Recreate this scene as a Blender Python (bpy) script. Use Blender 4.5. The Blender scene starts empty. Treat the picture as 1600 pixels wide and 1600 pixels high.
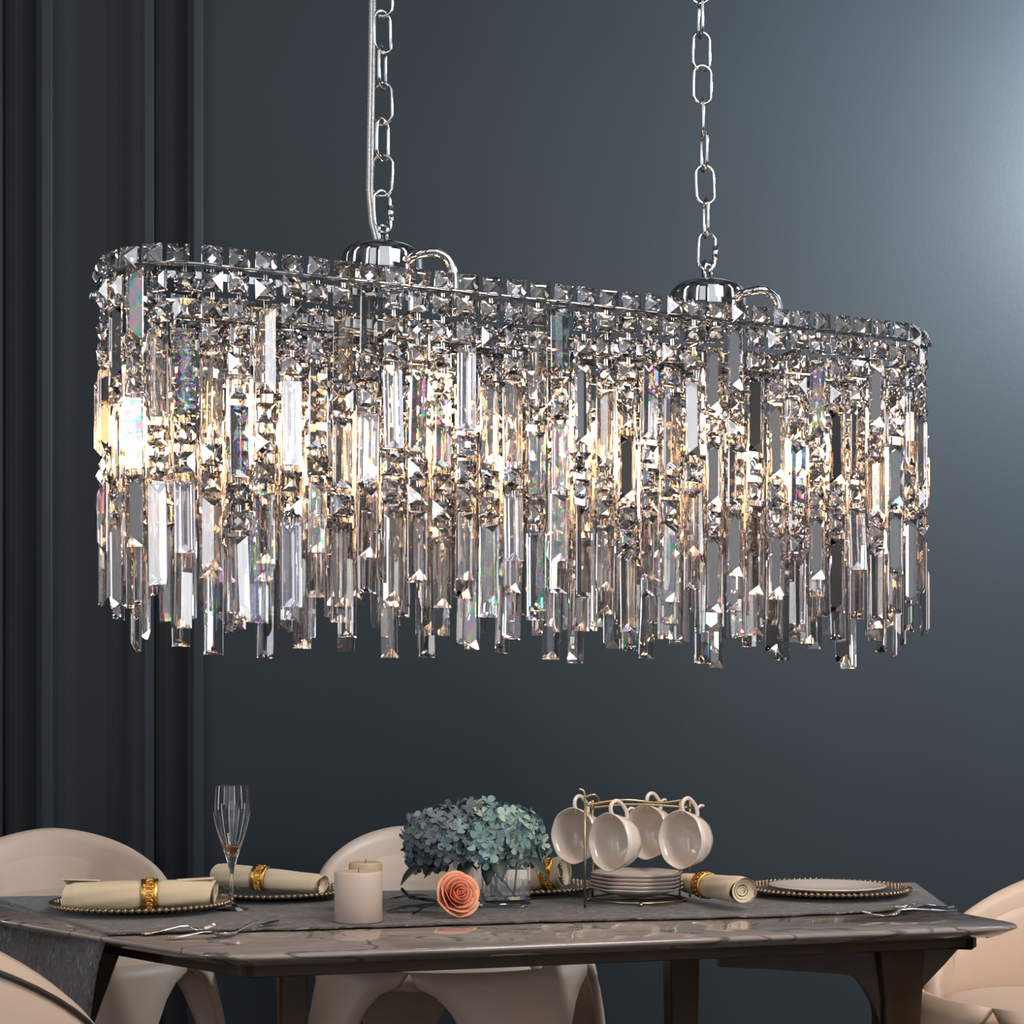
import bpy, math, random
from mathutils import Vector, Matrix
PI = math.pi
sc = bpy.context.scene
col = sc.collection
rnd = random.Random(11)

# ------------------------------------------------------------------ camera
F, HZ, CAMZ = 2400.0, 1150.0, 1.10
def P(px, py, Y):
    """point at depth Y that the photograph shows at (px, py)"""
    return Vector(((px-800)*Y/F, Y, CAMZ+(HZ-py)*Y/F))
def PT(px, py, z=0.75):
    """point of the horizontal plane z that the photograph shows at (px, py)"""
    Y = (CAMZ-z)*F/(py-HZ)
    return Vector(((px-800)*Y/F, Y, z))
cd = bpy.data.cameras.new('camera'); cam = bpy.data.objects.new('camera', cd); col.objects.link(cam)
cam.location = (0, 0, CAMZ); cam.rotation_euler = (PI/2, 0, 0)
cd.sensor_width = 36; cd.lens = 36*F/1600; cd.shift_y = (HZ-800)/1600; cd.clip_start = .05
sc.camera = cam

# ------------------------------------------------------------------ materials
def node_mat(name):
    m = bpy.data.materials.new(name); m.use_nodes = True
    nt = m.node_tree; b = nt.nodes['Principled BSDF']
    return m, nt, b
def mat(name, c, rough=.5, metal=0, spec=.5, coat=0, noise=None, bump=None, sheen=0, trans=0, ior=1.5, sss=0):
    m, nt, b = node_mat(name)
    b.inputs['Base Color'].default_value = (*c, 1); b.inputs['Roughness'].default_value = rough
    b.inputs['Metallic'].default_value = metal; b.inputs['Specular IOR Level'].default_value = spec
    b.inputs['Coat Weight'].default_value = coat; b.inputs['Coat Roughness'].default_value = .08
    b.inputs['Sheen Weight'].default_value = sheen; b.inputs['Transmission Weight'].default_value = trans
    b.inputs['IOR'].default_value = ior
    if sss:
        b.inputs['Subsurface Weight'].default_value = sss; b.inputs['Subsurface Scale'].default_value = .02
    tc = nt.nodes.new('ShaderNodeTexCoord')
    if noise:
        sc_, amt, c2 = noise
        n = nt.nodes.new('ShaderNodeTexNoise'); n.inputs['Scale'].default_value = sc_; n.inputs['Detail'].default_value = 5
        r = nt.nodes.new('ShaderNodeValToRGB'); r.color_ramp.elements[0].position = .5-amt; r.color_ramp.elements[1].position = .5+amt
        r.color_ramp.elements[0].color = (*c, 1); r.color_ramp.elements[1].color = (*c2, 1)
        nt.links.new(tc.outputs['Object'], n.inputs['Vector']); nt.links.new(n.outputs['Fac'], r.inputs['Fac'])
        nt.links.new(r.outputs['Color'], b.inputs['Base Color'])
    if bump:
        bs, st = bump
        n = nt.nodes.new('ShaderNodeTexNoise'); n.inputs['Scale'].default_value = bs; n.inputs['Detail'].default_value = 4
        bp = nt.nodes.new('ShaderNodeBump'); bp.inputs['Strength'].default_value = st; bp.inputs['Distance'].default_value = .002
        nt.links.new(tc.outputs['Object'], n.inputs['Vector']); nt.links.new(n.outputs['Fac'], bp.inputs['Height'])
        nt.links.new(bp.outputs['Normal'], b.inputs['Normal'])
    return m
def crystal_mat(name, tint, disp=.035, base=1.52, refl=.45):
    """cut crystal: three refraction lobes of slightly different index (real dispersion) plus the mirror lobe"""
    m = bpy.data.materials.new(name); m.use_nodes = True; nt = m.node_tree; nt.nodes.clear()
    out = nt.nodes.new('ShaderNodeOutputMaterial'); add1 = nt.nodes.new('ShaderNodeAddShader'); add2 = nt.nodes.new('ShaderNodeAddShader')
    if disp == 0:
        r = nt.nodes.new('ShaderNodeBsdfRefraction'); r.inputs['Roughness'].default_value = 0; r.inputs['IOR'].default_value = base; r.inputs['Color'].default_value = (*tint, 1)
        g = nt.nodes.new('ShaderNodeBsdfGlossy'); g.inputs['Roughness'].default_value = 0
        g.inputs['Color'].default_value = (.97, .97, 1, 1)
        fr = nt.nodes.new('ShaderNodeFresnel'); fr.inputs['IOR'].default_value = base+refl
        mx = nt.nodes.new('ShaderNodeMixShader')
        nt.links.new(fr.outputs[0], mx.inputs[0]); nt.links.new(r.outputs[0], mx.inputs[1]); nt.links.new(g.outputs[0], mx.inputs[2])
        nt.links.new(mx.outputs[0], out.inputs['Surface'])
        return m
    rs = []
    for k, cc in enumerate(((1, 0, 0), (0, 1, 0), (0, 0, 1))):
        r = nt.nodes.new('ShaderNodeBsdfRefraction'); r.inputs['Roughness'].default_value = 0
        r.inputs['IOR'].default_value = base+disp*(k-1)
        r.inputs['Color'].default_value = (cc[0]*tint[0], cc[1]*tint[1], cc[2]*tint[2], 1); rs.append(r)
    nt.links.new(rs[0].outputs[0], add1.inputs[0]); nt.links.new(rs[1].outputs[0], add1.inputs[1])
    nt.links.new(add1.outputs[0], add2.inputs[0]); nt.links.new(rs[2].outputs[0], add2.inputs[1])
    g = nt.nodes.new('ShaderNodeBsdfGlossy'); g.inputs['Roughness'].default_value = 0; g.inputs['Color'].default_value = (1, 1, 1, 1)
    fr = nt.nodes.new('ShaderNodeFresnel'); fr.inputs['IOR'].default_value = base+refl
    mx = nt.nodes.new('ShaderNodeMixShader')
    nt.links.new(fr.outputs[0], mx.inputs[0]); nt.links.new(add2.outputs[0], mx.inputs[1]); nt.links.new(g.outputs[0], mx.inputs[2])
    nt.links.new(mx.outputs[0], out.inputs['Surface'])
    return m
def emit_mat(name, c, s):
    m = bpy.data.materials.new(name); m.use_nodes = True; nt = m.node_tree; nt.nodes.clear()
    out = nt.nodes.new('ShaderNodeOutputMaterial'); e = nt.nodes.new('ShaderNodeEmission')
    e.inputs['Color'].default_value = (*c, 1); e.inputs['Strength'].default_value = s
    nt.links.new(e.outputs[0], out.inputs['Surface'])
    return m
M = {}
M['crystal'] = crystal_mat('clear cut crystal', (.95, .935, .92), 0, 1.52)
M['crystal2'] = crystal_mat('smoky cut crystal', (.89, .86, .82), 0, 1.55)
M['crystal3'] = crystal_mat('rainbow cut crystal', (.96, .96, .96), .013, 1.52)
def film_mat():
    m, nt, b = node_mat('iridescent coated crystal')
    b.inputs['Base Color'].default_value = (.96, .96, .97, 1); b.inputs['Roughness'].default_value = 0
    b.inputs['Transmission Weight'].default_value = 1; b.inputs['IOR'].default_value = 1.75
    b.inputs['Thin Film IOR'].default_value = 2.3
    tc = nt.nodes.new('ShaderNodeTexCoord'); n = nt.nodes.new('ShaderNodeTexNoise'); n.inputs['Scale'].default_value = 14; n.inputs['Detail'].default_value = 1
    mr = nt.nodes.new('ShaderNodeMapRange'); mr.inputs['From Min'].default_value = .3; mr.inputs['From Max'].default_value = .7
    mr.inputs['To Min'].default_value = 260; mr.inputs['To Max'].default_value = 620
    nt.links.new(tc.outputs['Object'], n.inputs['Vector']); nt.links.new(n.outputs['Fac'], mr.inputs['Value']); nt.links.new(mr.outputs[0], b.inputs['Thin Film Thickness'])
    return m
M['crystal4'] = film_mat()
M['crystal5'] = crystal_mat('bright faceted crystal', (.95, .94, .92), 0, 1.60, .95)
M['chrome'] = mat('polished chrome', (.62, .63, .65), .05, 1)
M['wire'] = mat('pin wire', (.85, .84, .82), .15, 1)
M['bulb'] = emit_mat('lit bulb filament', (1, .62, .29), 45)
M['bulb_glass'] = mat('bulb glass', (1, 1, 1), 0, trans=1, ior=1.2)
M['cable'] = mat('clear cable', (.38, .39, .41), .2, .3, noise=(300, .2, (.16, .165, .175)))
M['wall'] = mat('dark slate plaster', (.020, .0255, .031), .5, spec=.2, noise=(1.3, .35, (.025, .032, .039)), bump=(60, .15))
M['trim'] = mat('dark slate lacquer', (.019, .0235, .028), .5, spec=.2)
M['floor'] = mat('dark timber floor', (.05, .04, .035), .35, noise=(6, .3, (.08, .06, .05)))
M['leather'] = mat('blush beige leather', (.60, .44, .34), .45, spec=.4, bump=(90, .12))
M['piping'] = mat('dark brown piping', (.03, .022, .02), .5)
M['wood'] = mat('dark walnut', (.022, .011, .005), .38, noise=(14, .3, (.05, .026, .011)), spec=.2)
M['wax'] = mat('ivory wax', (.50, .40, .34), .5, sss=.3)
M['wax2'] = mat('beige wax', (.40, .32, .22), .55, sss=.3)
M['wick'] = mat('wick', (.1, .09, .08), .8)
M['napkin'] = mat('cream linen', (.62, .50, .34), .85, sheen=.3, bump=(250, .3))
M['gold'] = mat('aged gold', (.75, .44, .12), .28, 1, bump=(60, .8))
M['bead'] = mat('bronze glass bead', (.24, .17, .11), .12, .8)
M['plate_glass'] = mat('dark glass plate', (.10, .085, .075), .12, .2, spec=.8)
M['china'] = mat('glazed white china', (.66, .57, .51), .15, spec=.6, coat=.3)
M['steel'] = mat('cutlery steel', (.62, .60, .58), .14, 1)
M['brass'] = mat('antique brass wire', (.42, .34, .22), .3, 1)
M['glass'] = mat('clear glass', (1, 1, 1), 0, trans=1, ior=1.45)
M['water'] = mat('water', (.95, .98, 1), 0, trans=1, ior=1.33)
M['amber'] = mat('amber drink', (.85, .45, .18), 0, trans=1, ior=1.33)
M['fl_slate'] = mat('slate blue petals', (.06, .08, .105), .7, noise=(40, .3, (.13, .165, .205)))
M['fl_teal'] = mat('teal petals', (.09, .17, .20), .7, noise=(40, .3, (.20, .31, .33)))
M['fl_pale'] = mat('pale aqua petals', (.24, .35, .35), .7, noise=(40, .3, (.36, .46, .38)))
M['fl_green'] = mat('lime flower centre', (.30, .42, .06), .6)
M['leafd'] = mat('dark leaf', (.03, .05, .035), .5)
M['stemd'] = mat('dark green stem', (.02, .03, .02), .6)
M['rose'] = mat('coral rose petals', (.70, .20, .12), .6, noise=(30, .3, (.85, .36, .24)), sss=.15)
M['rose2'] = mat('peach yellow outer petals', (.72, .45, .22), .6, noise=(30, .3, (.75, .25, .15)))

def marble():
    m, nt, b = node_mat('taupe marble')
    b.inputs['Roughness'].default_value = .07; b.inputs['Specular IOR Level'].default_value = .6
    b.inputs['Coat Weight'].default_value = .4; b.inputs['Coat Roughness'].default_value = .04
    tc = nt.nodes.new('ShaderNodeTexCoord')
    n = nt.nodes.new('ShaderNodeTexNoise'); n.inputs['Scale'].default_value = 3.2; n.inputs['Detail'].default_value = 9; n.inputs['Distortion'].default_value = 1.6
    r = nt.nodes.new('ShaderNodeValToRGB'); e = r.color_ramp.elements
    e[0].position = .30; e[0].color = (.22, .18, .16, 1); e[1].position = .75; e[1].color = (.46, .39, .35, 1)
    for p, c in ((.47, (.33, .27, .24, 1)), (.495, (.10, .075, .065, 1)), (.52, (.35, .29, .26, 1)), (.6, (.29, .24, .215, 1))):
        x = r.color_ramp.elements.new(p); x.color = c
    nt.links.new(tc.outputs['Object'], n.inputs['Vector']); nt.links.new(n.outputs['Fac'], r.inputs['Fac'])
    nt.links.new(r.outputs['Color'], b.inputs['Base Color'])
    return m
M['marble'] = marble()
def runner_mat():
    m, nt, b = node_mat('woven runner')
    b.inputs['Roughness'].default_value = .8; b.inputs['Sheen Weight'].default_value = .2
    tc = nt.nodes.new('ShaderNodeTexCoord'); mp = nt.nodes.new('ShaderNodeMapping'); mp.inputs['Scale'].default_value = (1, 1, 1)
    v = nt.nodes.new('ShaderNodeTexVoronoi'); v.inputs['Scale'].default_value = 55
    n = nt.nodes.new('ShaderNodeTexNoise'); n.inputs['Scale'].default_value = 34; n.inputs['Detail'].default_value = 3; n.inputs['Distortion'].default_value = 2
    r = nt.nodes.new('ShaderNodeValToRGB'); e = r.color_ramp.elements
    e[0].position = .36; e[0].color = (.014, .012, .012, 1); e[1].position = .66; e[1].color = (.20, .19, .19, 1)
    for p, c in ((.43, (.04, .034, .032, 1)), (.47, (.13, .05, .025, 1)), (.50, (.05, .045, .045, 1)), (.55, (.055, .075, .085, 1)), (.59, (.04, .035, .035, 1))):
        x = e.new(p); x.color = c
    bp = nt.nodes.new('ShaderNodeBump'); bp.inputs['Strength'].default_value = .25; bp.inputs['Distance'].default_value = .002
    nt.links.new(tc.outputs['Object'], mp.inputs['Vector']); nt.links.new(mp.outputs[0], n.inputs['Vector']); nt.links.new(mp.outputs[0], v.inputs['Vector'])
    nt.links.new(n.outputs['Fac'], r.inputs['Fac']); nt.links.new(r.outputs['Color'], b.inputs['Base Color'])
    nt.links.new(v.outputs['Distance'], bp.inputs['Height']); nt.links.new(bp.outputs['Normal'], b.inputs['Normal'])
    return m
M['runner'] = runner_mat()

# ------------------------------------------------------------------ mesh builder
class MB:
    def __init__(s): s.v = []; s.f = []; s.mi = []
    def add(s, vs, fs, mi=0, mx=None):
        o = len(s.v)
        s.v += [tuple(mx @ Vector(p)) if mx else tuple(p) for p in vs]
        s.f += [tuple(i+o for i in f) for f in fs]; s.mi += [mi]*len(fs)
    def merge(s, b, mx, mi=None):
        o = len(s.v); s.v += [tuple(mx @ Vector(p)) for p in b.v]; s.f += [tuple(i+o for i in f) for f in b.f]
        s.mi += b.mi if mi is None else [mi]*len(b.f)
    def box(s, x0, x1, y0, y1, z0, z1, mi=0, mx=None):
        s.add([(x0,y0,z0),(x1,y0,z0),(x1,y1,z0),(x0,y1,z0),(x0,y0,z1),(x1,y0,z1),(x1,y1,z1),(x0,y1,z1)],
              [(0,3,2,1),(4,5,6,7),(0,1,5,4),(1,2,6,5),(2,3,7,6),(3,0,4,7)], mi, mx)
    def tube(s, pts, r, n=8, closed=False, mi=0, mx=None, caps=True):
        pts = [Vector(p) for p in pts]; N = len(pts); rs = r if isinstance(r, (list, tuple)) else [r]*N
        vs = []; prev = None
        for i, p in enumerate(pts):
            a = pts[(i-1) % N] if (closed or i > 0) else p
            b = pts[(i+1) % N] if (closed or i < N-1) else p
            t = (b-a).normalized()
            if prev is None:
                u = t.orthogonal().normalized()
            else:
                u = (prev - t*prev.dot(t))
                u = u.normalized() if u.length > 1e-6 else t.orthogonal().normalized()
            prev = u; w = t.cross(u)
            for k in range(n):
                an = 2*PI*k/n
                vs.append(p+(u*math.cos(an)+w*math.sin(an))*rs[i])
        fs = []
        for i in range(N if closed else N-1):
            j = (i+1) % N
            for k in range(n):
                fs.append((i*n+k, i*n+(k+1) % n, j*n+(k+1) % n, j*n+k))
        if not closed and caps:
            fs.append(tuple(range(n))[::-1]); fs.append(tuple((N-1)*n+k for k in range(n)))
        s.add(vs, fs, mi, mx)
    def lathe(s, prof, n=32, mi=0, mx=None, wob=None):
        vs = []
        for (r, z) in prof:
            for k in range(n):
                a = 2*PI*k/n; rr = r*(wob(a, r, z) if wob else 1)
                vs.append((rr*math.cos(a), rr*math.sin(a), z))
        fs = []
        for i in range(len(prof)-1):
            for k in range(n):
                fs.append((i*n+k, i*n+(k+1) % n, (i+1)*n+(k+1) % n, (i+1)*n+k))
        if prof[0][0] > 1e-4: fs.append(tuple(range(n))[::-1])
        if prof[-1][0] > 1e-4: fs.append(tuple((len(prof)-1)*n+k for k in range(n)))
        s.add(vs, fs, mi, mx)
    def grid(s, fn, nu, nv, mi=0, mx=None, closed=False):
        vs = [fn(i/(nu-1), j/(nv-1)) for i in range(nu) for j in range(nv)]
        fs = [(i*nv+j, (i+1)*nv+j, (i+1)*nv+j+1, i*nv+j+1) for i in range(nu-1) for j in range(nv-1)]
        s.add(vs, fs, mi, mx)
    def mesh(s, name, mats, smooth=False):
        me = bpy.data.meshes.new(name); me.from_pydata(s.v, [], s.f)
        for m in (mats if isinstance(mats, (list, tuple)) else [mats]): me.materials.append(m)
        for p, k in zip(me.polygons, s.mi): p.material_index = k; p.use_smooth = smooth
        me.update()
        return me
    def build(s, name, mats, parent=None, smooth=False, mods=()):
        o = bpy.data.objects.new(name, s.mesh(name, mats, smooth)); col.objects.link(o)
        if parent: o.parent = parent; o.matrix_parent_inverse = parent.matrix_world.inverted() if False else Matrix()
        for kind, kw in mods:
            md = o.modifiers.new(kind.lower(), kind)
            for k, v in kw.items(): setattr(md, k, v)
        return o
def tag(o, label=None, cat=None, group=None, kind=None):
    if label: o['label'] = label
    if cat: o['category'] = cat
    if group: o['group'] = group
    if kind: o['kind'] = kind
    return o
def empty(name, loc, label, cat, group=None, rz=0):
    o = bpy.data.objects.new(name, None); col.objects.link(o); o.location = loc; o.rotation_euler = (0, 0, rz)
    o.empty_display_size = .05
    return tag(o, label, cat, group)
def T(x, y=None, z=None):
    return Matrix.Translation(x if y is None else (x, y, z))
def R(a, ax='Z'): return Matrix.Rotation(a, 4, ax)
BEV = lambda w, n=3: ('BEVEL', dict(width=w, segments=n, limit_method='ANGLE', angle_limit=.6))
SUB = lambda n=1: ('SUBSURF', dict(levels=n, render_levels=n))
SOL = lambda t, off=0: ('SOLIDIFY', dict(thickness=t, offset=off))

# ------------------------------------------------------------------ setting
WY = 5.0
def wx(px): return (px-800)*WY/F
b = MB(); b.box(-5, 5, WY, WY+.15, 0, 4.4); tag(b.build('wall_back', M['wall']), kind='structure')
b = MB(); b.box(-5, 5, -1.5, WY, -.1, 0); tag(b.build('floor', M['floor']), kind='structure')
# vertical wall mouldings: stepped profile, rounded shoulder facing the light
def moulding(px0, px1, n):
    """a cove that swells out from px0 and steps back to the wall with a flat shoulder ending at px1"""
    x0, x1 = wx(px0), wx(px1); sh = wx(11)-wx(0); w = x1-sh-x0
    prof = [(x0, 0)]+[(x0+w*t/8, -.004-.062*(t/8)**2.2) for t in range(9)]+[(x1-sh+.003, -.068), (x1-.003, -.034), (x1, -.030), (x1, 0)]
    m = MB(); k = len(prof)
    vs = [(x, WY+y, .0) for x, y in prof]+[(x, WY+y, 4.4) for x, y in prof]
    m.add(vs, [(i, (i+1) % k, (i+1) % k+k, i+k) for i in range(k)])
    tag(m.build('trim_%d' % n, M['trim']), kind='structure')
moulding(-70, 9, 1); moulding(14, 86, 2); moulding(168, 244, 3); moulding(248, 320, 4)

# ------------------------------------------------------------------ chandelier
PHI = math.radians(20.4); HA, RR, RZ = .70, .159, 1.916
CC = Vector((.0665, 3.05, 0))
chand = empty('crystal_chandelier', (CC.x, CC.y, RZ), 'long oval chrome chandelier of cut crystal prisms hanging by two chains over the table', 'chandelier', rz=PHI)
def track(s, r):
    """racetrack in the chandelier's own frame: s in 0..per, returns point and outward normal"""
    L = 2*HA; per = 2*L+2*PI*r; s %= per
    if s < L: return Vector((-HA+s, -r, 0)), Vector((0, -1, 0))
    s -= L
    if s < PI*r:
        a = -PI/2+s/r; return Vector((HA+r*math.cos(a), r*math.sin(a), 0)), Vector((math.cos(a), math.sin(a), 0))
    s -= PI*r
    if s < L: return Vector((HA-s, r, 0)), Vector((0, 1, 0))
    s -= L; a = PI/2+s/r
    return Vector((-HA+r*math.cos(a), r*math.sin(a), 0)), Vector((math.cos(a), math.sin(a), 0))
def per(r): return 4*HA+2*PI*r
def ring(r, z, rad, n=160):
    return [track(per(r)*i/n, r)[0]+Vector((0, 0, z)) for i in range(n)]
# frame
fr = MB(); fr.tube(ring(RR, 0, 0), .0042, 8, True); fr.tube(ring(RR-.030, -.012, 0), .006, 8, True)
fr.build('top_ring', M['chrome'], chand, True)
b = MB()
def band(r, z0, z1, th, n=160):
    q = []
    for i in range(n):
        p, nn = track(per(r)*i/n, r); q.append((p, nn))
    vs = []
    for p, nn in q:
        for (dr, z) in ((0, z0), (0, z1), (-th, z1), (-th, z0)):
            vs.append(p+nn*dr+Vector((0, 0, z)))
    b.add(vs, [(i*4+k, ((i+1) % n)*4+k, ((i+1) % n)*4+(k+1) % 4, i*4+(k+1) % 4) for i in range(n) for k in range(4)])
band(RR-.012, -.022, -.010, .004); band(RR-.055, -.135, -.118, .004); band(RR-.09, -.060, -.040, .004)
b.build('frame_band', M['chrome'], chand, False)
b = MB()
for x in (-.70, -.52, -.30, -.1, .1, .30, .52, .70):
    b.box(x-.008, x+.008, -RR+.02, RR-.02, -.030, -.022)
b.box(-HA-.1, HA+.1, -.012, .012, -.036, -.022)
b.build('cross_bar', M['chrome'], chand, False, [BEV(.002, 2)])
for x, y in ((-.587, -.13), (-.05, -.13), (.587, -.13), (-.587, .13), (.587, .13)):
    b = MB(); b.tube([(x, y, -.02), (x, y, -.43)], .0035, 8); b.build('frame_rod', M['chrome'], chand, True)
# chrome cups on the frame with their bent arms, chains and cable
def chain(parent, x, ztop, zbot, lean, link_h, wob, seed):
    r_ = random.Random(seed); wr = .0032; z = zbot; i = 0
    ch = bpy.data.objects.new('chain', None); col.objects.link(ch); ch.parent = parent
    while z < ztop:
        hw, hh = .0195, link_h/2
        pts = []
        for k in range(24):
            a = 2*PI*k/24; pts.append((hw*math.cos(a)*(1 if abs(math.cos(a)) < .8 else 1), 0, (hh-hw)*(1 if math.sin(a) > 0 else -1)*(1 if abs(math.sin(a)) > 1e-6 else 0)+hw*math.sin(a)))
        zc = z+hh
        ang = wob[i % len(wob)]
        m = MB(); m.tube(pts, wr, 8, True)
        if i == 0:
            m.tube([(hw, 0, -.014), (hw, 0, .014)], .0056, 10)      # screw sleeve of the quick link
        o = m.build('chain_link', M['chrome'], ch, True)
        o.matrix_local = T(x+lean*(zc-zbot), 0, zc) @ R(ang) @ R(math.radians(r_.uniform(-3, 3)), 'Y')
        z += link_h-2*wr-.004; i += 1
    return ch
def cup(x, seed, wob, top, lean):
    b = MB(); z0 = .038
    prof = [(.078, z0), (.079, z0+.03), (.079, z0+.052), (.076, z0+.064), (.068, z0+.073), (.055, z0+.078), (.022, z0+.082), (.0, z0+.083)]
    b.lathe(prof, 48, mx=T(x, 0, 0)); c = b.build('canopy_cup', M['chrome'], chand, True)
    b = MB(); b.lathe([(.013, z0+.080), (.013, z0+.088), (.009, z0+.090), (.009, z0+.100), (.0, z0+.100)], 16, mx=T(x, 0, 0))
    b.box(x-.010, x-.006, -.007, .007, z0+.095, z0+.128); b.box(x+.006, x+.010, -.007, .007, z0+.095, z0+.128)
    b.tube([(x-.010, 0, z0+.121), (x+.010, 0, z0+.121)], .0028, 8)
    b.build('loop_bracket', M['chrome'], c, True)
    b = MB(); pts = [(x+.030, -.072, z0+.038), (x+.036, -.085, z0+.042), (x+.055, -.10, z0+.046), (x+.075, -.105, z0+.048), (x+.095, -.105, z0+.040), (x+.107, -.105, z0+.022), (x+.110, -.105, z0-.005), (x+.110, -.105, -.03)]
    # smooth the bend
    for _ in range(2):
        q = [pts[0]]
        for a, c_ in zip(pts, pts[1:]):
            a, c_ = Vector(a), Vector(c_); q += [a*.75+c_*.25, a*.25+c_*.75]
        pts = q+[pts[-1]]
    b.tube(pts, .0085, 12); b.build('bent_arm', M['chrome'], chand, True)
    return chain(chand, x, top, z0+.108, lean, .079, wob, seed)
XL, XR = -.335, .36
c1 = cup(XL, 1, [math.radians(a) for a in (20, -22, 60-20, -35, 55)], .80, 0)
c2 = cup(XR, 2, [math.radians(a) for a in (0, 75, -8, 80, 62, -5)], .80, -.03)
b = MB()
for off in (0, .006):
    zz = [.11, .13, .16, .22, .32, .45, .6, .80]
    xx = [0, -.008, -.018, -.024, -.022, -.018, -.016, -.018]
    b.tube([(XL+x-off+.0015*math.sin(z*40), -.004, z) for x, z in zip(xx, zz)], .0042, 8)
b.build('power_cable', M['cable'], chand, True)

# cut crystals
SQ = .0365
def prism_mb(L, w=.035, d=.013, g=.0035, e=.017):
    """flat-backed bar with a roof ridge and slanted ends; back at y=+, ridge towards -y"""
    h = w/2; z0, z1 = -L/2, L/2
    m = MB(); bv = .0012
    vs = [(-h+bv, g, z0+bv), (h-bv, g, z0+bv), (h-bv, g, z1-bv), (-h+bv, g, z1-bv),
          (-h, g-bv, z0), (h, g-bv, z0), (h, g-bv, z1), (-h, g-bv, z1),
          (-h, 0, z0), (h, 0, z0), (h, 0, z1), (-h, 0, z1), (0, -d, z0+e), (0, -d, z1-e)]
    fs = [(0, 1, 2, 3), (4, 5, 1, 0), (5, 6, 2, 1), (6, 7, 3, 2), (7, 4, 0, 3),
          (8, 9, 5, 4), (9, 10, 6, 5), (10, 11, 7, 6), (11, 8, 4, 7), (8, 12, 9), (9, 12, 13, 10), (10, 13, 11), (11, 13, 12, 8)]
    m.add(vs, [f[::-1] for f in fs])
    # two-legged pin that links it upwards
    for s_ in (-1, 1):
        m.tube([(s_*.0022, 0, z1-.006), (s_*.0022, -.002, z1+.006)], .0006, 4, mi=1)
    return m
def square_mb(s_=SQ, d=.011, g=.0045, db=.005, pins=True):
    h = s_/2; m = MB(); t = h*.30
    vs = [(-h, 0, -h), (h, 0, -h), (h, 0, h), (-h, 0, h), (-h, g, -h), (h, g, -h), (h, g, h), (-h, g, h), (0, -d, 0),
          (-t, g+db, -t), (t, g+db, -t), (t, g+db, t), (-t, g+db, t)]
    fs = [(0, 1, 8), (1, 2, 8), (2, 3, 8), (3, 0, 8), (0, 4, 5, 1), (1, 5, 6, 2), (2, 6, 7, 3), (3, 7, 4, 0),
          (4, 9, 10, 5), (5, 10, 11, 6), (6, 11, 12, 7), (7, 12, 9, 4), (9, 12, 11, 10)]
    m.add(vs, fs)
    for s2 in (-1, 1) if pins else ():
        m.tube([(s2*.0022, -.003, h-.004), (s2*.0022, -.002, h+.007)], .0006, 4, mi=1)
    return m
PL = [.125, .150, .175, .200]
PM = [prism_mb(L) for L in PL]; SM = square_mb()
mats3 = [M['crystal3'], M['wire']]; mats = [M['crystal'], M['wire']]; mats2 = [M['crystal2'], M['wire']]
pmesh = [m.mesh('prism', mats2 if i % 2 else mats) for i, m in enumerate(PM)]
pmesh_alt = [m.mesh('prism', mats if i % 2 else mats2) for i, m in enumerate(PM)]
pmesh4 = [m.mesh('prism', [M['crystal4'], M['wire']]) for m in PM]
pmesh3 = [m.mesh('prism', mats3) for m in PM]
smesh = [SM.mesh('square crystal', [M['crystal5'], M['wire']]), SM.mesh('square crystal', mats2)]
prisms, squares, rims = [], [], []
inv = (T(CC.x, CC.y, RZ) @ R(PHI)).inverted()
camL = inv @ Vector((0, 0, CAMZ))
def place(store, kind, p, n, z, prio, flip=False, yaw=0, tilt=0):
    rot = math.atan2(n.y, n.x)+PI/2          # -y axis points outwards
    mx = T(p.x, p.y, z) @ R(rot+yaw+(PI if flip else 0)) @ R(tilt, 'Y')
    face = (camL-p).normalized().dot(n)
    store.append((prio+(0 if face > .15 else -10)+face*.1, kind, mx))
N0 = 81
# upright squares round the rim
for i in range(N0):
    p, n = track(per(RR)*(i+.35)/N0, RR+.002)
    place(rims, 0, p, n, .014, 0, False, rnd.uniform(-.10, .10), rnd.uniform(-.10, .10))
# hanging strands, three rows deep; each is filled from its lowest prism upwards
def strand(i, n_tot, off, zb, ztop, seq, prio, tight=.009):
    r = RR-off; p, n = track(per(r)*(i+.35)/n_tot, r)
    z = zb; out = []
    for kk in seq:
        h = SQ if kk == 'S' else PL[int(kk)]
        if z+h > ztop+.004: break
        out.append([kk, z+h/2, h]); z += h+tight
    # the rest of the strand is squares
    while z+SQ < ztop+.004:
        out.append(['S', z+SQ/2, SQ]); z += SQ+tight
    slack = ztop-(z-tight)
    for q, (kk, zc, h) in enumerate(out):
        zc += slack*(q+.0)/max(1, len(out))
        yaw = rnd.gauss(0, .13); tl = rnd.gauss(0, .015)
        if kk == 'S': place(squares, 0, p, n, zc, prio, rnd.random() < .25, yaw, tl)
        else: place(prisms, int(kk), p, n, zc, prio+(.5 if q == 0 else 0), rnd.random() < (.42 if q else .35), yaw, tl)
outer_bot = [-.52, -.575, -.50, -.60, -.475, -.555, -.51, -.585]
seqs = [['1','S','S','1','S','S'], ['0','S','S','1','S','0'], ['1','S','0','S','0','S'], ['0','S','S','S','1','S'], ['2','S','S','1','S','S'], ['0','S','1','S','0'], ['1','S','S','0','S','S'], ['0','0','S','S','0','S','S']]
for i in range(N0):
    strand(i, N0, .004, outer_bot[(i*3) % 8]+rnd.uniform(-.02, .02), -.006, seqs[(i*5+1) % 8], 2)
N1 = 76
mid_bot = [-.55, -.605, -.57, -.62, -.54, -.59]
seqm = [['3','S','2','S','1'], ['2','S','S','2','S','1'], ['3','2','S','2','S'], ['2','S','3','S','1'], ['3','S','S','2','S'], ['2','3','S','1','S']]
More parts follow.
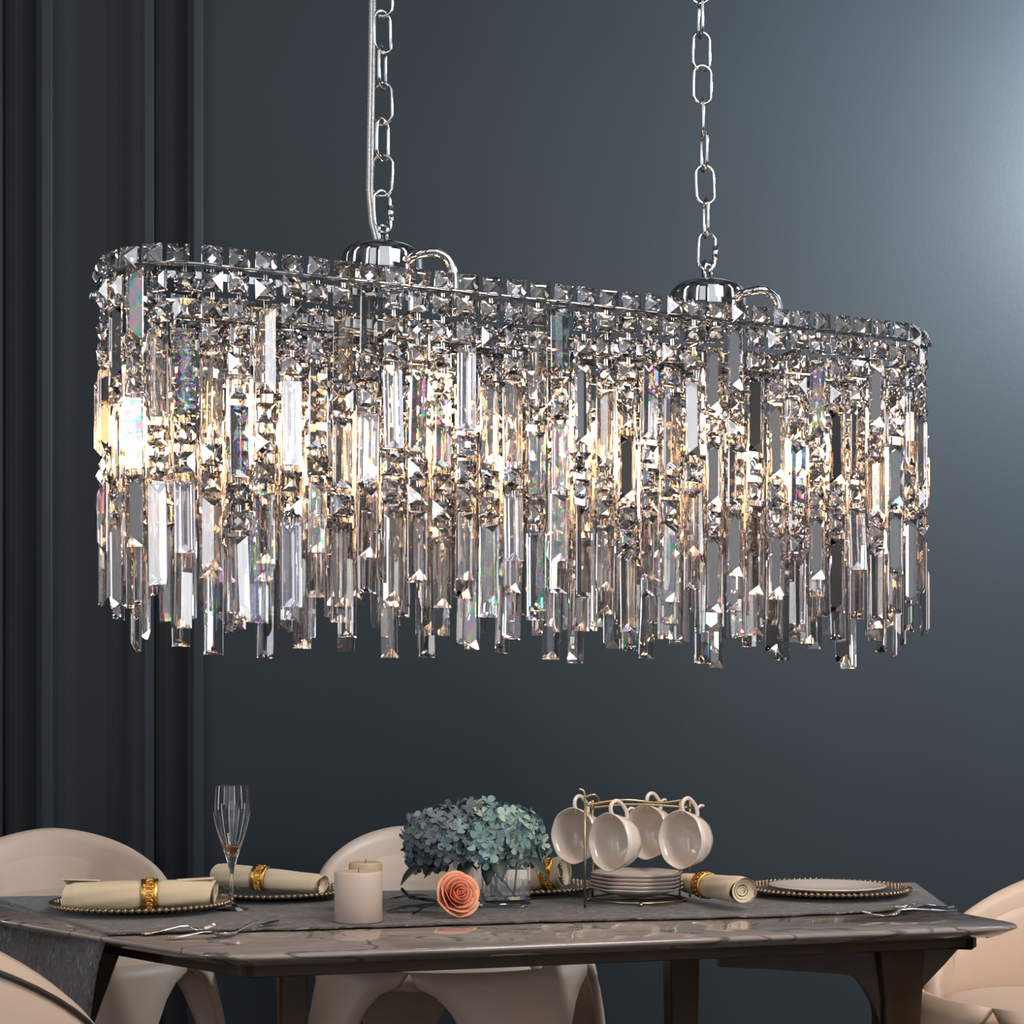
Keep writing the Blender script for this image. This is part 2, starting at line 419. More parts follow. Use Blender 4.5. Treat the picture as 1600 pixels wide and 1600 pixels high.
for i in range(N1):
    strand(i, N1, .034, mid_bot[(i*5) % 6]+rnd.uniform(-.012, .012), -.11, seqm[(i*5+2) % 6], 1)
N2 = 42
seqi = [['3','3','S','1'], ['3','2','S','S'], ['2','3','S','S']]
for i in range(N2):
    strand(i, N2, .064, (-.664, -.618, -.650, -.630)[i % 4]+rnd.uniform(-.008, .008), -.19, seqi[i % 3], 1.2 if True else 0)

def put(store, name, meshes, rest_name, protos, limit=100):
    store.sort(key=lambda t: -t[0])
    for q, (pr, k, mx) in enumerate(store[:limit]):
        o = bpy.data.objects.new(name, rnd.choice(meshes[k])); col.objects.link(o); o.parent = chand; o.matrix_local = mx
    if len(store) > limit:
        m = MB()
        for pr, k, mx in store[limit:]:
            pm = protos[k]; base = rnd.random() < .5
            o = len(m.v); m.v += [tuple(mx @ Vector(p)) for p in pm.v]; m.f += [tuple(i+o for i in f) for f in pm.f]
            m.mi += [(1 if t == 1 else (0 if base else 2)) for t in pm.mi]
        o = m.build(rest_name, [M['crystal'], M['wire'], M['crystal2']], chand); o['kind'] = 'stuff'
RM = square_mb(.038, pins=False); put(rims, 'rim_crystal', [[RM.mesh('rim', [M['crystal5'], M['wire']]), RM.mesh('rim', mats2)]], 'rim_crystals', [RM])
put(prisms, 'crystal_prism', [[a, a, a, a, b_, b_, b_, c_, d_, d_] for a, b_, c_, d_ in zip(pmesh, pmesh_alt, pmesh3, pmesh4)], 'crystal_prisms', PM)
put(squares, 'square_crystal', [smesh], 'square_crystals', [SM])
print('crystals', len(rims), len(prisms), len(squares))
# side thumb nuts on the ring ends
for x in (-HA-RR-.006, HA+RR+.006):
    b = MB(); b.lathe([(.0, -.006), (.010, -.005), (.012, .002), (.009, .008), (.004, .012), (0, .0125)], 16, mx=T(x, 0, -.03) @ R(PI/2*(1 if x > 0 else -1), 'Y'))
    b.build('thumb_nut', M['chrome'], chand, True)
# sockets and bulbs, hanging down from the frame
bulb_px = [(176, 655, -.02), (270, 672, .05), (392, 625, -.05), (452, 672, .06), (660, 622, -.045), (740, 680, .05), (893, 655, -.02), (968, 705, .05), (1095, 675, -.04), (1228, 712, -.02), (1352, 660, .04), (1425, 725, 0)]
Mc = T(CC.x, CC.y, RZ) @ R(PHI)
for (px, py, yl) in bulb_px:
    # point of the chandelier's long axis (shifted yl) seen at px
    k = (px-800)/F; c_, s_ = math.cos(PHI), math.sin(PHI)
    # world = CC + (x c - y s, x s + y c) ; X = k*Y
    x = (k*(CC.y+yl*c_)-CC.x+yl*s_)/(c_-k*s_)
    x = max(-HA-RR+.06, min(HA+RR-.06, x))
    Yw = CC.y+x*s_+yl*c_; zl = CAMZ+(HZ-py)*Yw/F-RZ
    b = MB(); b.lathe([(0, .035+.105), (.014, .035+.104), (.0165, .035+.095), (.0165, .042), (.0175, .040), (.0175, .034), (.012, .032), (.0, .032)][::-1], 24, mx=T(x, yl, zl))
    b.tube([(x, yl, zl+.138), (x, yl, -.03)], .005, 8)
    b.build('bulb_socket', M['chrome'], chand, True)
    b = MB(); b.lathe([(0, -.066), (.005, -.063), (.013, -.050), (.0225, -.028), (.0255, -.006), (.023, .010), (.015, .024), (.010, .034), (0, .035)], 24, mx=T(x, yl, zl))
    bo = b.build('light_bulb', M['bulb'], chand, True)

# ------------------------------------------------------------------ table
tw = [PT(1612, 1446), PT(1490, 1424), Vector((.93, 3.62, .75)), Vector((.80, 3.74, .75)), Vector((-.90, 3.70, .75)), Vector((-1.12, 3.45, .75)), Vector((-1.14, 3.15, .75)), PT(0, 1436), PT(170, 1466), PT(352, 1494)]
cen = Vector((0, 3.1, 0))
table = empty('dining_table', (0, 3.1, 0), 'marble topped dining table with dark wooden apron and legs under the chandelier', 'table')
def rounded(poly, r=.07, n=6):
    out = []; k = len(poly)
    for i in range(k):
        a, p, c_ = poly[i-1], poly[i], poly[(i+1) % k]
        u = (a-p); v = (c_-p); d = min(r, u.length*.45, v.length*.45)
        p0 = p+u.normalized()*d; p1 = p+v.normalized()*d
        for j in range(n+1):
            t = j/n; out.append(p0*(1-t)**2+p*2*t*(1-t)+p1*t*t)
    return out
def slab(poly, levels):
    """levels: (inset towards the centre, z)"""
    m = MB(); k = len(poly); vs = []
    c_ = sum((Vector((p.x, p.y, 0)) for p in poly), Vector())/k
    for ins, z in levels:
        for i, p in enumerate(poly):
            t = (poly[(i+1) % k]-poly[i-1]); nn = Vector((t.y, -t.x, 0)).normalized()
            if nn.dot(Vector((p.x, p.y, 0))-c_) < 0: nn = -nn
            q = Vector((p.x, p.y, 0))-nn*ins
            vs.append((q.x-cen.x, q.y-cen.y, z))
    fs = [(j*k+i, j*k+(i+1) % k, (j+1)*k+(i+1) % k, (j+1)*k+i) for j in range(len(levels)-1) for i in range(k)]
    fs.append(tuple(range(k))[::-1]); fs.append(tuple((len(levels)-1)*k+i for i in range(k)))
    m.add(vs, fs); return m
tp = rounded(tw)
slab(tp, [(.055, .722), (.030, .729), (.006, .740), (0, .744), (.001, .748), (.005, .75)]).build('marble_top', M['marble'], table, True)
slab(tp, [(.085, .700), (.080, .702), (.080, .722)]).build('apron', M['wood'], table, False)
def leg(pts, w, d, rz):
    """pts: (x,y,z,scale)"""
    m = MB(); vs = []
    for x, y, z, s_ in pts:
        for a, c_ in ((-1, -1), (1, -1), (1, 1), (-1, 1)):
            q = R(rz) @ Vector((a*w*s_/2, c_*d*s_/2, 0)); vs.append((x+q.x-cen.x, y+q.y-cen.y, z))
    n = len(pts)
    fs = [(j*4+i, j*4+(i+1) % 4, (j+1)*4+(i+1) % 4, (j+1)*4+i) for j in range(n-1) for i in range(4)]+[(3, 2, 1, 0), tuple((n-1)*4+i for i in range(4))]
    m.add(vs, fs); m.build('leg', M['wood'], table, False, [BEV(.005, 2)])
a = P(457, 1540, 2.72); leg([(a.x, a.y, 0, .7), (a.x, a.y, .5, .9), (a.x, a.y, .701, 1)], .052, .055, math.radians(15))
a = P(1064, 1540, 3.35); leg([(a.x, a.y, 0, .7), (a.x, a.y, .5, .9), (a.x, a.y, .701, 1)], .070, .06, math.radians(15))
a = P(1400, 1540, 2.95); leg([(a.x, a.y, 0, .6), (a.x, a.y, .5, .95), (a.x, a.y, .60, 1.05), (a.x-.005, a.y, .701, 1.3)], .075, .06, math.radians(15))
a = P(150, 1560, 3.10); leg([(a.x-.20, a.y, 0, .6), (a.x-.03, a.y, .52, .9), (a.x+.03, a.y, .70, 1.1)], .055, .055, math.radians(15))
# curved bracket running from the near right leg up to the apron, and its mirror towards the table end
br = MB()
def bracket(y, xs, th=.045):
    vs = []
    for x, z0 in xs: vs += [(x-cen.x, y-cen.y-th/2, z0), (x-cen.x, y-cen.y-th/2, .701), (x-cen.x, y-cen.y+th/2, .701), (x-cen.x, y-cen.y+th/2, z0)]
    n = len(xs)
    fs = [(j*4+i, j*4+(i+1) % 4, (j+1)*4+(i+1) % 4, (j+1)*4+i) for j in range(n-1) for i in range(4)]+[(3, 2, 1, 0), tuple((n-1)*4+i for i in range(4))]
    br.add(vs, fs)
def pxz(px, py, Y): q = P(px, py, Y); return (q.x, q.z)
bracket(2.95, [pxz(p, q, 2.95) for p, q in ((1120, 1508), (1200, 1512), (1320, 1520), (1335, 1527), (1350, 1545), (1362, 1568), (1372, 1600))])
bracket(2.95, [pxz(p, q, 2.95) for p, q in ((1422, 1560), (1432, 1545), (1470, 1505), (1492, 1480))])
br.build('leg_bracket', M['wood'], table, False)

# runner: lies on the top, hangs over the left end
f0, f1 = PT(168, 1461, .753), PT(1484, 1420, .753)
fm = [f0, PT(500, 1452, .753), PT(850, 1441, .753), PT(1200, 1433, .753), f1]
g0 = Vector((-1.125, 3.30, .753)); g1 = Vector((.95, 3.62, .753))
def lerp(pts, t):
    t *= len(pts)-1; i = min(int(t), len(pts)-2); return pts[i].lerp(pts[i+1], t-i)
rm = MB()
def top_fn(u, v):
    a = lerp(fm, u); c_ = g0.lerp(g1, u); p = a.lerp(c_, v)
    edge = math.exp(-v*30); w = .0015*math.sin(u*60)*edge
    bump_r = .010*math.exp(-((u-.97)/.02)**2)*(1-v)
    return (p.x, p.y-w*2, .7535+abs(w)+bump_r)
rm.grid(top_fn, 90, 30)
outw = Vector((-.66, -.75, 0)).normalized()
def hang_fn(u, v):
    p = Vector((f0.x, f0.y, .7535)).lerp(Vector((g0.x, g0.y, .7535)), u)
    e = p+outw*(.012*min(1, v*8)+.010*math.sin(u*11+1)*v)
    z = .7535-.42*v if v > 0 else .7535
    e = e.lerp(e+Vector((-.06, .02, 0)), v*(1-u)) 
    return (e.x, e.y, z-.004*min(1, v*8))
rm.grid(hang_fn, 24, 20)
tag(rm.build('table_runner', M['runner'], None, True, [SOL(.0025, 0)]), 'dark patterned woven runner lying along the marble table and hanging over its left end', 'table runner')

# ------------------------------------------------------------------ chairs
def chair(loc, rz, label, s=1.0, ztop=.83, off=0, fx=0, fy=0, fsc=1.0):
    """tub chair; its front faces -y before turning; wrap-around back, seat and a skirt with arched openings"""
    ch = empty('dining_chair', loc, label, 'chair', 'beige leather tub chairs round the table', rz)
    rx, ry = .30*s, .27*s; th = .038
    def zt(a):      # a from -1..1 round the back
        return .60+(ztop-.60)*max(0, math.cos(a*PI/2))**.55*1.0 if True else 0
    m = MB(); nu, nv = 48, 12
    amax = math.radians(118)
    def outer(u, v, inset):
        a = -1+2*u; th_ = a*amax
        z1 = .56+(ztop-.56)*max(0, 1-abs(a)**1.7)
        z0 = .44
        fl = 1+.05*v*(1-abs(a))        # leans back a little at the top
        x = (rx-inset)*math.sin(th_)*(1+.02*v); y = (ry-inset)*math.cos(th_)*fl+(.05*v*(1-abs(a)))
        rnd_ = (1-(2*min(1, max(0, (v-.9)/.1)) -0)*.0)
        return (x, y, z0+(z1-z0)*v)
    # closed padded shell: outer sheet, rounded top roll, inner sheet
    rows = []
    prof = [(0, 0)]+[(0, v) for v in (.2, .4, .6, .8, .93)]+[(.006, .985), (th*.5, 1.01), (th-.006, .985)]+[(th, v) for v in (.93, .8, .6, .4, .2, 0)]
    vs = []
    for i in range(nu):
        for ins, v in prof: vs.append(outer(i/(nu-1), v, ins))
    k = len(prof)
    fs = [(i*k+j, (i+1)*k+j, (i+1)*k+(j+1) % k, i*k+(j+1) % k) for i in range(nu-1) for j in range(k)]
    fs.append(tuple(range(k))); fs.append(tuple((nu-1)*k+j for j in range(k))[::-1])
    m.add(vs, fs); back = m.build('backrest', M['leather'], ch, True)
    # quilted inner pads with seams
    m = MB()
    for a0, a1 in ((-.80, -.30), (-.28, .28), (.30, .80)):
        def pad(u, v, a0=a0, a1=a1):
            a = a0+(a1-a0)*u; t_ = a*amax; z1 = .56+(ztop-.56)*(1-abs(a)**1.7)-.045
            bul = .014*(math.sin(PI*min(1, max(0, u)))**.35)*(math.sin(PI*v)**.35)
            ins = th+bul-.003
            x, y, z = (rx-ins)*math.sin(t_), (ry-ins)*math.cos(t_)*(1+.05*v*(1-abs(a)))+.05*v*(1-abs(a)), .47+(z1-.47)*v
            return (x, y, z)
        m.grid(pad, 18, 14)
    m.build('back_pad', M['leather'], back, True)
    m = MB()
    m.tube([(x, y, z) for x, y, z in (outer(i/40, .93, -.002) for i in range(41))], .004, 6)
    m.build('piping', M['piping'], back, True)
    # seat cushion
    m = MB(); sl = [(.02, .478), (.0, .484), (.0, .500), (.012, .515), (.04, .522)]
    pl = []
    for i in range(40):
        t_ = 2*PI*i/40; pl.append((math.sin(t_)*(rx-.045), -.02+fy*.4+math.cos(t_)*(ry-.02)*1.0))
    vs = [(x*(1-ins/.3), y*(1-ins/.3), z) for ins, z in sl for x, y in pl]
    fs = [(j*40+i, j*40+(i+1) % 40, (j+1)*40+(i+1) % 40, (j+1)*40+i) for j in range(4) for i in range(40)]+[tuple(range(40))[::-1], tuple(160+i for i in range(40))]
    m.add(vs, fs); m.build('seat', M['leather'], ch, True)
    # legs: broad leather-wrapped blades under the shell, arched between
    for k4 in range(4):
        t0 = math.radians((45, 135, 225, 315)[k4]+off); m = MB(); vs = []
        zs = [0, .15, .28, .38, .44, .475, .495, .53]
        hw = [.10, .16, .26, .38, .48, .58, .71, .786]
        for z, h in zip(zs, hw):
            f_ = 1.03+.34*(1-z/.53)
            for q in range(9):
                t_ = t0+h*(q/8*2-1)
                vs.append((fx+rx*f_*fsc*math.sin(t_), fy+ry*f_*fsc*math.cos(t_), z+.01))
        nz = len(zs)
        fs = [(j*9+q, j*9+q+1, (j+1)*9+q+1, (j+1)*9+q) for j in range(nz-1) for q in range(8)]
        m.add(vs, fs); m.build('leg', M['leather'], ch, True, [SOL(.022, -1)])
    return ch
tr = math.radians
chair((-1.215, 4.05, 0), tr(17), 'beige tub chair behind the left end of the table, behind the first napkin', 1.06, .835, 34, .03, -.10, 1.06)
chair((-.215, 4.0, 0), tr(17), 'beige tub chair behind the candles and blue hydrangeas', .98, .845, 34, .05, -.10, 1.08)
chair((1.20, 3.34, 0), tr(-48), 'beige tub chair at the right end of the table beside the fork', 1.0, .81)
chair((-.86, 2.13, 0), tr(178), 'beige tub chair nearest the camera, below the hanging end of the runner', 1.0, .91)

# ------------------------------------------------------------------ charger plates with beaded rims
def charger(loc, r, label, white=False):
    t = empty('charger_plate', loc, label, 'plate', 'charger plates with beaded rims')
    m = MB(); m.lathe([(0, 0), (r*.55, 0), (r*.60, .004), (r*.97, .013), (r, .015), (r*.97, .017), (r*.62, .008), (r*.55, .006), (0, .006)], 64)
    m.build('plate_body', M['plate_glass'], t, True)
    m = MB(); n = int(2*PI*r/.0125)
    for i in range(n):
        a = 2*PI*i/n; mm = T(r*math.cos(a), r*math.sin(a), .016) @ R(a)
        m.lathe([(0, -.0055), (.0045, -.003), (.0055, 0), (.0045, .003), (0, .0055)], 8, mx=mm @ R(.5, 'X'))
    m.build('beaded_rim', M['bead'], t, True)
    return t
RZ0 = .7555
def at(px, py, z=RZ0): return PT(px, py, z)
ch1 = at(222, 1421); charger(ch1, .175, 'beaded charger plate under the napkin beside the champagne flute')
ch2 = at(430, 1402); charger(ch2, .152, 'beaded charger plate behind the champagne flute stem')
ch3 = at(815, 1394); charger(ch3, .165, 'beaded charger plate behind the square glass vase')
ch5 = at(1292, 1398); charger(ch5, .175, 'beaded charger plate at the right end of the runner holding a white plate')
m = MB(); m.lathe([(0, 0), (.07, 0), (.075, .003), (.125, .013), (.127, .016), (.122, .016), (.075, .007), (0, .005)], 64)
d = m.build('dinner_plate', M['china'], None, True); d.location = ch5+Vector((0, 0, .0065)); tag(d, 'white dinner plate lying on the right-hand beaded charger', 'plate')

# ------------------------------------------------------------------ napkins
def napkin(p0, p1, r, label, ring_t=.58, r0=1.0, r1=1.0, flap=True):
    p0, p1 = Vector(p0), Vector(p1); L = (p1-p0).length
    t = empty('rolled_napkin', (p0+p1)/2, label, 'napkin', 'rolled napkins in gold rings')
    ax = (p1-p0).normalized(); q = ax.to_track_quat('X', 'Z').to_matrix().to_4x4()
    m = MB(); nu, nv = 40, 28; vs = []
    def rad(u): 
        base = r*(r0+(r1-r0)*u)
        return base*(1-.22*math.exp(-((u-ring_t)/.06)**2))*(1 if .03 < u < .97 else .90)
    for i in range(nu):
        u = i/(nu-1)
        for j in range(nv):
            a = 2*PI*j/nv; rr = rad(u)*(1+.05*math.sin(a*3+u*4)+.03*math.sin(a*7+u*9))
            vs.append(((u-.5)*L+.008*math.sin(a+1)*(1 if u in (0, 1) else .3), rr*math.cos(a), rr*math.sin(a)*.92))
    fs = [(i*nv+j, (i+1)*nv+j, (i+1)*nv+(j+1) % nv, i*nv+(j+1) % nv) for i in range(nu-1) for j in range(nv)]
    m.add(vs, fs, mx=q)
    # spiral ends of the roll
    for s_, u in ((-1, 0), (1, 1)):
        rr = rad(u)
        for kk in range(3):
            r2 = rr*(.95-.27*kk)
            m.grid(lambda a_, b_: ((s_*(L/2-.001-.002*kk-b_*.004*(1-kk*.2))), r2*(1-.28*b_)*math.cos(a_*2*PI), r2*(1-.28*b_)*math.sin(a_*2*PI)*.92), 24, 3, mx=q)
        m.add([(s_*(L/2-.012), rr*.35*math.cos(k*PI/6), rr*.35*math.sin(k*PI/6)) for k in range(12)], [tuple(range(12))], mx=q)
    body = m.build('napkin_cloth', M['napkin'], t, True)
    if flap:
        m = MB()
        def fl(u, v): 
            a = .3+1.5*v; rr = r*r0*(1.03+.16*(1-u)*v)
            return (-L/2+.002+u*L*.22-.014*v*(1-u), rr*math.cos(a), rr*math.sin(a)*.95)
        m.grid(fl, 10, 10, mx=q)
        def fl2(u, v):
            a = .6+1.4*v; rr = r*r1*(1.03+.14*u*v)
            return (L/2-L*.26+u*L*.26, rr*math.cos(a), rr*math.sin(a)*.95)
        m.grid(fl2, 10, 10, mx=q)
        m.build('napkin_fold', M['napkin'], t, True, [SOL(.0018)])
    m = MB(); rr = rad(ring_t)*1.04+.002
    w = .016; x0 = (ring_t-.5)*L
    m.lathe([(rr+.0035, -w), (rr+.0055, -w+.002), (rr+.0035, -w*.5), (rr+.0042, 0), (rr+.0035, w*.5), (rr+.0055, w-.002), (rr+.0035, w), (rr-.001, w), (rr-.001, -w), (rr+.0035, -w)], 40, mx=q @ T(x0, 0, 0) @ R(PI/2, 'Y'))
    for i in range(18):
        a = 2*PI*i/18
        m.tube([(x0+.007*math.cos(k*PI/4), (rr+.005)*math.cos(a+.13*math.sin(k*PI/4)), (rr+.005)*math.sin(a+.13*math.sin(k*PI/4))) for k in range(8)], .0014, 5, True, mx=q)
    m.build('napkin_ring', M['gold'], t, True)
    return t
rn = .030
napkin(P(104, 1401, 2.97), P(335, 1395, 3.02), .031, 'rolled cream napkin with gold ring on the charger left of the flute', .56, 1.0, .92)
napkin(P(340, 1364, 3.32), P(503, 1383, 3.26), .026, 'rolled cream napkin with gold ring behind the champagne flute', .42, 1, .9, False)
napkin(P(800, 1375, 3.40), P(882, 1362, 3.36), .032, 'rolled cream napkin partly hidden behind the square glass vase', .72, .9, 1.15, False)
napkin(P(1068, 1378, 3.26), P(1162, 1392, 3.02), .027, 'rolled cream napkin lying on the runner beside the saucer stack', .38, .8, 1.1, False)

def smooth_(pts, n=3):
    pts = [Vector(p) for p in pts]
    for _ in range(n):
        q = [pts[0]]
        for a, c_ in zip(pts, pts[1:]): q += [a*.75+c_*.25, a*.25+c_*.75]
        pts = q+[pts[-1]]
    return pts
# ------------------------------------------------------------------ champagne flute
fl = at(362, 1421); h = .246
t = empty('champagne_flute', fl, 'clear champagne flute standing before the first two napkins', 'glass')
sR = .0375
m = MB()
out_ = [(.033, 0), (.033, .0015), (.012, .006), (.0045, .018), (.0035, .045), (.004, .075), (.010, .100), (.020, .128), (.030, .160), (.0362, .19), (.0372, .205), (.036, .225), (.034, h)]
inn = [(.0332, h), (.0352, .225), (.0364, .205), (.0354, .19), (.0292, .160), (.0190, .130), (.008, .108), (0, .104)]
m.lathe([(p.x, p.z) for p in smooth_([(r, 0, z) for r, z in out_])]+[(p.x, p.z) for p in smooth_([(r, 0, z) for r, z in inn])], 48); m.build('glass_body', M['glass'], t, True)
m = MB(); m.lathe([(0, .1045), (.0075, .109), (.0150, .124), (.0155, .126), (0, .126)], 32); m.build('drink', M['amber'], t, True)

# ------------------------------------------------------------------ candles
def candle(loc, r, h, mt, label):
    t = empty('pillar_candle', loc, label, 'candle', 'pillar candles')
    m = MB(); m.lathe([(0, 0), (r-.002, 0), (r, .002), (r, h-.004), (r-.002, h-.001), (r-.006, h), (r*.5, h-.002), (0, h-.004)], 40); m.build('wax_body', mt, t, True)
    m = MB(); m.tube([(0, 0, h-.005), (.0005, 0, h+.003), (.002, 0, h+.006)], .0009, 6); m.build('wick', M['wick'], t, True)
candle(at(560, 1440), .0445, .094, M['wax'], 'thick ivory pillar candle in front, beside the rose stem')
candle(at(571, 1427)+Vector((0, .0, 0)), .0325, .100, M['wax2'], 'beige pillar candle standing half hidden behind the ivory one')

# ------------------------------------------------------------------ vase with hydrangeas
va = at(783, 1414)
t = empty('glass_vase', va, 'square clear glass vase of water holding blue hydrangeas', 'vase', rz=tr(12))
hw, vh, wt = .050, .112, .0055
m = MB(); levels = [(hw-.002, 0), (hw, .003), (hw, vh-.001), (hw-.001, vh), (hw-wt+.001, vh), (hw-wt, vh-.001), (hw-wt, .014), (hw-wt-.004, .010)]
vs = [(sx*a_, sy*a_, z) for a_, z in levels for sx, sy in ((-1, -1), (1, -1), (1, 1), (-1, 1))]
m.add(vs, [(j*4+i, j*4+(i+1) % 4, (j+1)*4+(i+1) % 4, (j+1)*4+i) for j in range(len(levels)-1) for i in range(4)]+[(3, 2, 1, 0), tuple(4*(len(levels)-1)+i for i in range(4))])
m.build('glass_body', M['glass'], t, False, [BEV(.002, 2)])
bo = empty('hydrangea_bouquet', va+Vector((-.03, 0, .05)), 'blue grey and aqua hydrangea heads arranged in the glass vase', 'flowers')
def floret(m, c_, nrm, s_, mi, r_):
    q = nrm.to_track_quat('Z', 'Y').to_matrix().to_4x4(); mx = T(c_) @ q @ R(r_.uniform(0, PI))
    for k in range(4):
        a = k*PI/2; pts = []
        prof = [(0, 0), (.32, .30), (.75, .46), (1.0, .22), (1.04, 0)]
        pr = [(x*s_, y*s_, (.18*x*x-.08)*s_) for x, y in prof]; pl = pr+[(x, -y, z) for x, y, z in pr[-2:0:-1]]
        m.add(pl+[(.6*s_, 0, -.02*s_)], [(i, (i+1) % len(pl), len(pl)) for i in range(len(pl))], mi, mx @ R(a) @ R(r_.uniform(-.35, .15), 'Y'))
    m.lathe([(0, .10*s_), (.09*s_, .05*s_), (.08*s_, -.02*s_)], 6, 3, mx)
r_ = random.Random(5)
heads = [(690, 1308, 3.05, .075, 0), (745, 1290, 3.12, .066, 1), (795, 1300, 3.07, .064, 2), (815, 1325, 3.10, .048, 2), (670, 1335, 3.08, .045, 0), (755, 1320, 3.05, .055, 1)]
for gi, (px, py, Y, rad_, kind) in enumerate(heads):
    m = MB(); c_ = P(px, py, Y)-bo.location; n = 92 if rad_ > .06 else 60
    for i in range(n):
        z = 1-1.75*(i+.5)/n; a = i*2.39996; rr = math.sqrt(max(0, 1-z*z))
        nrm = Vector((rr*math.cos(a), rr*math.sin(a), z)); pt = c_+Vector((nrm.x*rad_, nrm.y*rad_, nrm.z*rad_*.80))*r_.uniform(.88, 1.06)
        nn = (nrm+Vector((r_.uniform(-.4, .4), r_.uniform(-.4, .4), r_.uniform(-.4, .4)))).normalized()
        mi = (0 if r_.random() < .8 else 1) if kind == 0 else ((1 if r_.random() < .6 else (2 if r_.random() < .5 else 0)) if kind == 1 else (2 if r_.random() < .55 else 1))  # darker left, paler right: partly own petal colour, partly painted light
        floret(m, pt, nn, r_.uniform(.0145, .0205), mi, r_)
    m.build('flower_head', [M['fl_slate'], M['fl_teal'], M['fl_pale'], M['fl_green']], bo, False)
for gi, (px, py, Y, rad_, kind) in enumerate(heads):
    m = MB(); c_ = P(px, py, Y)-bo.location; base = Vector((.03+.025*math.cos(gi*2), .02*math.sin(gi*2), -.03))
    m.tube([c_, c_.lerp(base+Vector((0, 0, .05)), .6), base], .0022, 6); m.build('stem', M['stemd'], bo, True)
def leaf(m, base, d_, L, w, droop=.3, mi=0):
    d_ = d_.normalized(); sd = d_.cross(Vector((0, 0, 1))).normalized(); up = sd.cross(d_)
    n = 7; vs = []
    for i in range(n):
        t_ = i/(n-1); ww = w*math.sin(PI*min(1, t_**.8*1.0))*.5+.0003; p = base+d_*L*t_-up*droop*L*t_*t_
        for s_ in (-1, 0, 1): vs.append(p+sd*ww*s_+up*(.15*ww*abs(s_)))
    m.add(vs, [(i*3+k, i*3+k+1, (i+1)*3+k+1, (i+1)*3+k) for i in range(n-1) for k in range(2)], mi)
for (px, py, dx, dz) in ((700, 1345, -1, -.3), (735, 1340, -.4, -.6), (775, 1335, .2, -.5), (825, 1338, .8, -.5), (770, 1338, -.3, -.8), (660, 1350, -1, -.5)):
    m = MB(); leaf(m, P(px, py, 3.04)-bo.location, Vector((dx, -.6, dz)), .06, .035); m.build('leaf', M['leafd'], bo, True, [SOL(.0008)])
m = MB(); wh = .075; iw = hw-wt-.0006; m.box(-iw, iw, -iw, iw, .0145, wh); m.build('water', M['water'], t)

# ------------------------------------------------------------------ rose
ro = at(714, 1433)+Vector((0, 0, .002))
t = empty('cut_rose', ro, 'coral rose with yellow outer petals lying on the runner before the vase', 'flower')
ax = Vector((.42, -.80, .34)).normalized(); q = ax.to_track_quat('Z', 'Y').to_matrix().to_4x4(); hc = Vector((0, 0, .040))
m = MB(); r_ = random.Random(3)
def petal(m, r0_, ang, w, hgt, flare, mi, z0=0.0):
    def fn(u, v):
        a = ang+(u-.5)*w*(1-.15*v); rr = r0_*(.35+.65*math.sin(min(1, v*1.25)*PI/2))+flare*max(0, v-.62)**1.4*2.0
        z = z0+hgt*v-.010*(abs(u-.5)*2)**3*v
        return (rr*math.cos(a), rr*math.sin(a), z)
    m.grid(fn, 9, 9, mi, mx=T(hc) @ q)
k = 0
for lay, (rr, n, hg, flr) in enumerate(((.0035, 2, .040, 0), (.008, 3, .041, .001), (.013, 3, .041, .003), (.018, 4, .040, .007), (.0235, 4, .038, .012), (.029, 5, .034, .018), (.034, 5, .028, .022))):
    for j in range(n):
        petal(m, rr, j*2*PI/n+lay*.9+r_.uniform(-.15, .15), 2*PI/n*1.35, hg, flr, 1 if (lay == 6 or (lay == 5 and j % 2)) else 0, -.018)
m.build('rose_bloom', [M['rose'], M['rose2']], t, True, [SOL(.0009)])
m = MB(); s0 = hc-ax*.02
pts = [s0, s0+Vector((-.03, .02, -.008)), P(640, 1402, 3.08)-ro, P(628, 1389, 3.12)-ro]
m.tube(pts, .0032, 8); m.tube([s0, s0+Vector((-.05, .0, -.015)), P(645, 1428, 2.98)-ro], .0018, 6); m.build('stem', M['stemd'], t, True)
for (px, py, dx, dy, L) in ((690, 1415, -1, .05, .075), (670, 1400, -1, .2, .07), (660, 1418, -1, -.1, .07), (650, 1402, -1, .4, .06)):
    m = MB(); leaf(m, P(px, py, 3.0)-ro, Vector((dx, dy, .05)), L, .030, .15); m.build('leaf', M['leafd'], t, True, [SOL(.0008)])

# ------------------------------------------------------------------ cup rack, cups, saucers
rk = at(995, 1408)
t = empty('cup_rack', rk, 'antique brass wire rack holding white cups above a saucer stack', 'rack')
def L(px, py, Y): return P(px, py, Y)-rk
wr = .0024
def smooth(pts, n=2):
    pts = [Vector(p) for p in pts]
    for _ in range(n):
        q = [pts[0]]
        for a, c_ in zip(pts, pts[1:]): q += [a*.75+c_*.25, a*.25+c_*.75]
        pts = q+[pts[-1]]
    return pts
m = MB(); m.tube([Vector((.098*math.cos(a*PI/16), .098*math.sin(a*PI/16), .006)) for a in range(32)], wr, 8, True)
for a in (0, PI/2, PI, 1.5*PI):
    m.tube([(.098*math.cos(a), .098*math.sin(a), .006), (.104*math.cos(a), .104*math.sin(a), .001)], .004, 8)
m.tube([(-.098, 0, .006), (.098, 0, .006)], wr, 8); m.tube([(0, -.098, .006), (0, .098, .006)], wr, 8)
m.build('base_ring', M['brass'], t, True)
posts = [(914, 3.06), (926, 3.22), (1062, 3.17), (1078, 3.27)]
for px, Y in posts:
    a = L(px, 1412, Y); a.z = .002; m = MB()
    m.tube([a, Vector((a.x, a.y, .21))], wr, 8); m.build('post', M['brass'], t, True)
m = MB()
p914 = L(914, 1300, 3.06); topz = L(914, 1258, 3.06).z
m.tube(smooth([(p914.x, p914.y, .20), (p914.x, p914.y, .235), L(905, 1233, 3.06)]), wr, 8)
